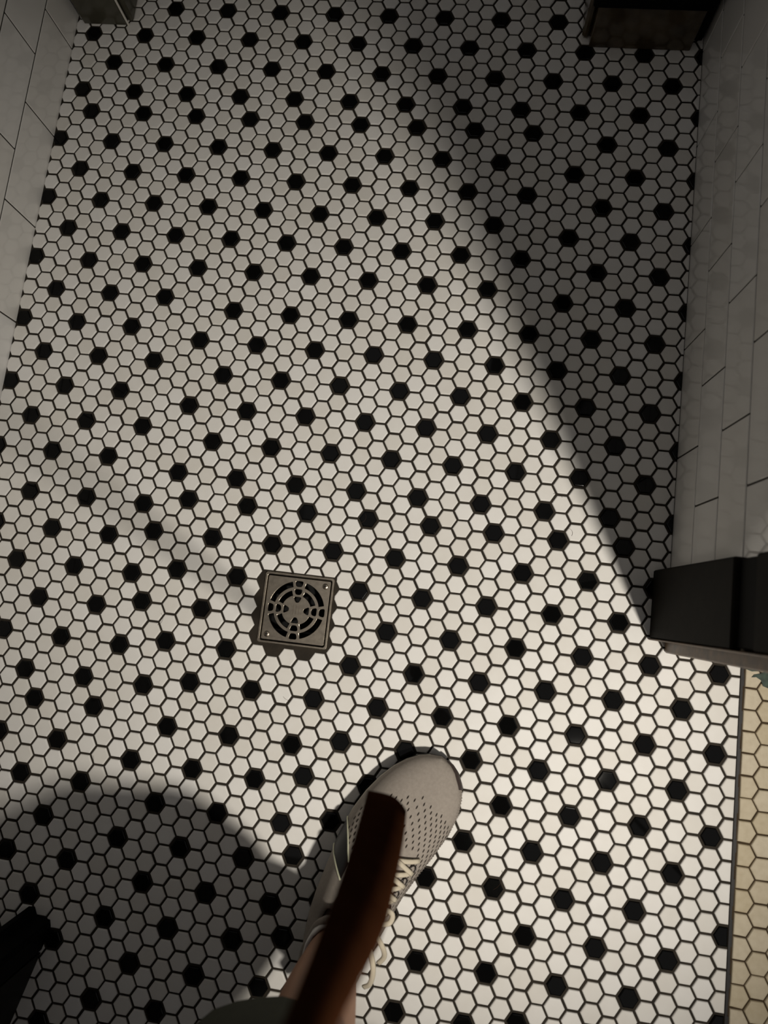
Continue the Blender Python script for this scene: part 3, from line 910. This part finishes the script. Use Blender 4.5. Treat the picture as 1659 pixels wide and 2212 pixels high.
def arc(pts, n=8):
    out = []
    P_ = [Vector(p) for p in pts]
    P_ = [P_[0] * 2 - P_[1]] + P_ + [P_[-1] * 2 - P_[-2]]
    for i in range(1, len(P_) - 2):
        for k in range(n):
            t = k / n; a, b, c, d = P_[i - 1:i + 3]
            out.append(0.5 * ((2 * b) + (c - a) * t + (2 * a - 5 * b + 4 * c - d) * t * t + (3 * b - a - 3 * c + d) * t ** 3))
    out.append(P_[-2])
    return out
UPV = Vector((0, 0, 1))
for pts in ([(-0.004, 0.118, 0.122), (0.014, 0.128, 0.121), (0.027, 0.124, 0.112), (0.028, 0.112, 0.109), (0.014, 0.108, 0.116), (-0.002, 0.114, 0.123)],
            [(-0.004, 0.114, 0.123), (0.016, 0.100, 0.122), (0.032, 0.083, 0.108), (0.040, 0.066, 0.090), (0.038, 0.050, 0.078)],
            [(-0.006, 0.117, 0.128), (-0.018, 0.124, 0.124), (-0.026, 0.114, 0.120), (-0.022, 0.105, 0.120), (-0.010, 0.111, 0.127)],
            [(-0.006, 0.115, 0.124), (0.010, 0.092, 0.124), (0.030, 0.060, 0.112), (0.036, 0.034, 0.096), (0.032, 0.020, 0.084)]):
    strip('lace_bow', [(p, UPV) for p in arc(pts)], 0.0066, 0.0028, M_lace, shoe_root)

# dark band with pale piping on the outer side
def side_band(name, edge0, edge1, mat, off):
    v = []; f = []
    n = 12
    for i in range(n + 1):
        t = i / n
        for k in range(5):
            q = k / 4
            s0, a0 = edge0(t); s1, a1 = edge1(t)
            v.append(shoe_pt(s0 + (s1 - s0) * q, a0 + (a1 - a0) * q, off)[0])
    f = [(i * 5 + k, i * 5 + k + 1, (i + 1) * 5 + k + 1, (i + 1) * 5 + k) for i in range(n) for k in range(4)]
    return mesh_obj(name, v, f, mat, shoe_root, True)
e_top = lambda t: (0.176 - 0.030 * t * t, 0.02 + 0.30 * t)
e_bot = lambda t: (0.138 - 0.012 * t * t, 0.02 + 0.30 * t)
side_band('side_mark', e_top, e_bot, M_mark, 0.0010)
for e in (e_top, e_bot):
    MB().tube([shoe_pt(*e(t / 14), 0.0014)[0] for t in range(15)], 0.0011, 6).build('mark_piping', M_pale, shoe_root, True)
for nm, a0 in (('heel_tab', 0.5),):
    MB().tube([( -0.018, -0.027, 0.080), (-0.018, -0.033, 0.098), (-0.018, -0.027, 0.114), (-0.018, -0.016, 0.112)], [0.006, 0.007, 0.006, 0.004], 8).build(nm, M_knit, shoe_root, True)
# the other shoe, out of the photograph
other = shoe_root.copy(); link(other, person)
other.scale = (-1, 1, 1); other.location = (0.79 - PO.x, -1.612 - PO.y, 0); other.rotation_euler.z = -math.radians(2)
for ch in list(shoe_root.children):
    c = ch.copy(); link(c, other)
del other['label']

# ------------------------------------------------------------------ brown leather strap hanging from the hand
strap = empty('leather_strap', (0.655, -0.926, 0.39))
v = []; f = []
NZ, NX = 26, 11
TH = 0.0022
for side in (0, 1):
    for i in range(NZ + 1):
        t = i / NZ
        z = 0.0 + 0.615 * t
        tw = math.radians(8 + 24 * smooth01(t * 2.6))
        sway = 0.004 * math.sin(t * 5.0)
        for k in range(NX):
            q = k / (NX - 1) * 2 - 1
            wd = 0.0356 if t < 0.29 else (0.0356 - smooth01((t - 0.29) / 0.24) * 0.0150)
            x = -0.0178 + (q + 1) / 2 * wd; y = (-0.0045 * max(0, q) ** 2 * 1.6 - 0.0015 * q * q) * wd / 0.0356
            y += -TH if side else 0.0
            X = x * math.cos(tw) + y * math.sin(tw); Y = -x * math.sin(tw) * 0.9 + y * math.cos(tw)
            v.append((X + sway, Y, z))
n1 = (NZ + 1) * NX
for i in range(NZ):
    for k in range(NX - 1):
        a = i * NX + k
        f.append((a, a + NX, a + NX + 1, a + 1)); f.append((n1 + a, n1 + a + 1, n1 + a + NX + 1, n1 + a + NX))
for i in range(NZ):
    a = i * NX; f.append((a, n1 + a, n1 + a + NX, a + NX)); a = i * NX + NX - 1; f.append((a, a + NX, n1 + a + NX, n1 + a))
for k in range(NX - 1):
    f.append((k, k + 1, n1 + k + 1, n1 + k)); a = NZ * NX + k; f.append((a, n1 + a, n1 + a + 1, a + 1))
mesh_obj('strap_band', v, f, M_leather, strap, True)
tag(strap, 'dark brown leather strap hanging over the running shoe', 'strap')

# ------------------------------------------------------------------ loose hairs on the tiles
M_strand = material('loose_hair', (0.05, 0.03, 0.02), 0.5, spec=0.3)
for (x, y, ln, ang, cur, where) in ((0.265, -0.842, 0.022, 0.5, 40, 'left of the floor drain'), (0.86, -0.640, 0.022, 1.2, 60, 'in the shadow edge near the right jamb'),
        (0.842, -0.585, 0.016, 2.0, 50, 'on bright tiles above the right jamb'), (0.795, -1.135, 0.03, 0.6, 20, 'right of the running shoe'),
        (0.47, -0.92, 0.012, -0.8, 30, 'just below the floor drain'), (0.20, -1.06, 0.020, 1.2, 15, 'on dim tiles at lower left'),
        (0.55, -0.655, 0.018, 0.3, 45, 'above and right of the floor drain'), (0.99, -0.905, 0.008, -1.1, 20, 'on bright tiles below the right jamb')):
    pts = []; px, py, a = x, y, ang
    for k in range(9):
        pts.append((px, py, 0.0004 + 0.0003 * math.sin(k))); px += math.cos(a) * ln / 8; py += math.sin(a) * ln / 8; a += cur * ln * 0.3
    o = MB().tube([(p[0] - x, p[1] - y, p[2]) for p in pts], 0.00016, 4).build('hair_strand', M_strand)
    o.location = (x, y, 0)
    tag(o, 'thin dark hair strand ' + where, 'hair strand', 'loose hair strands on the floor')
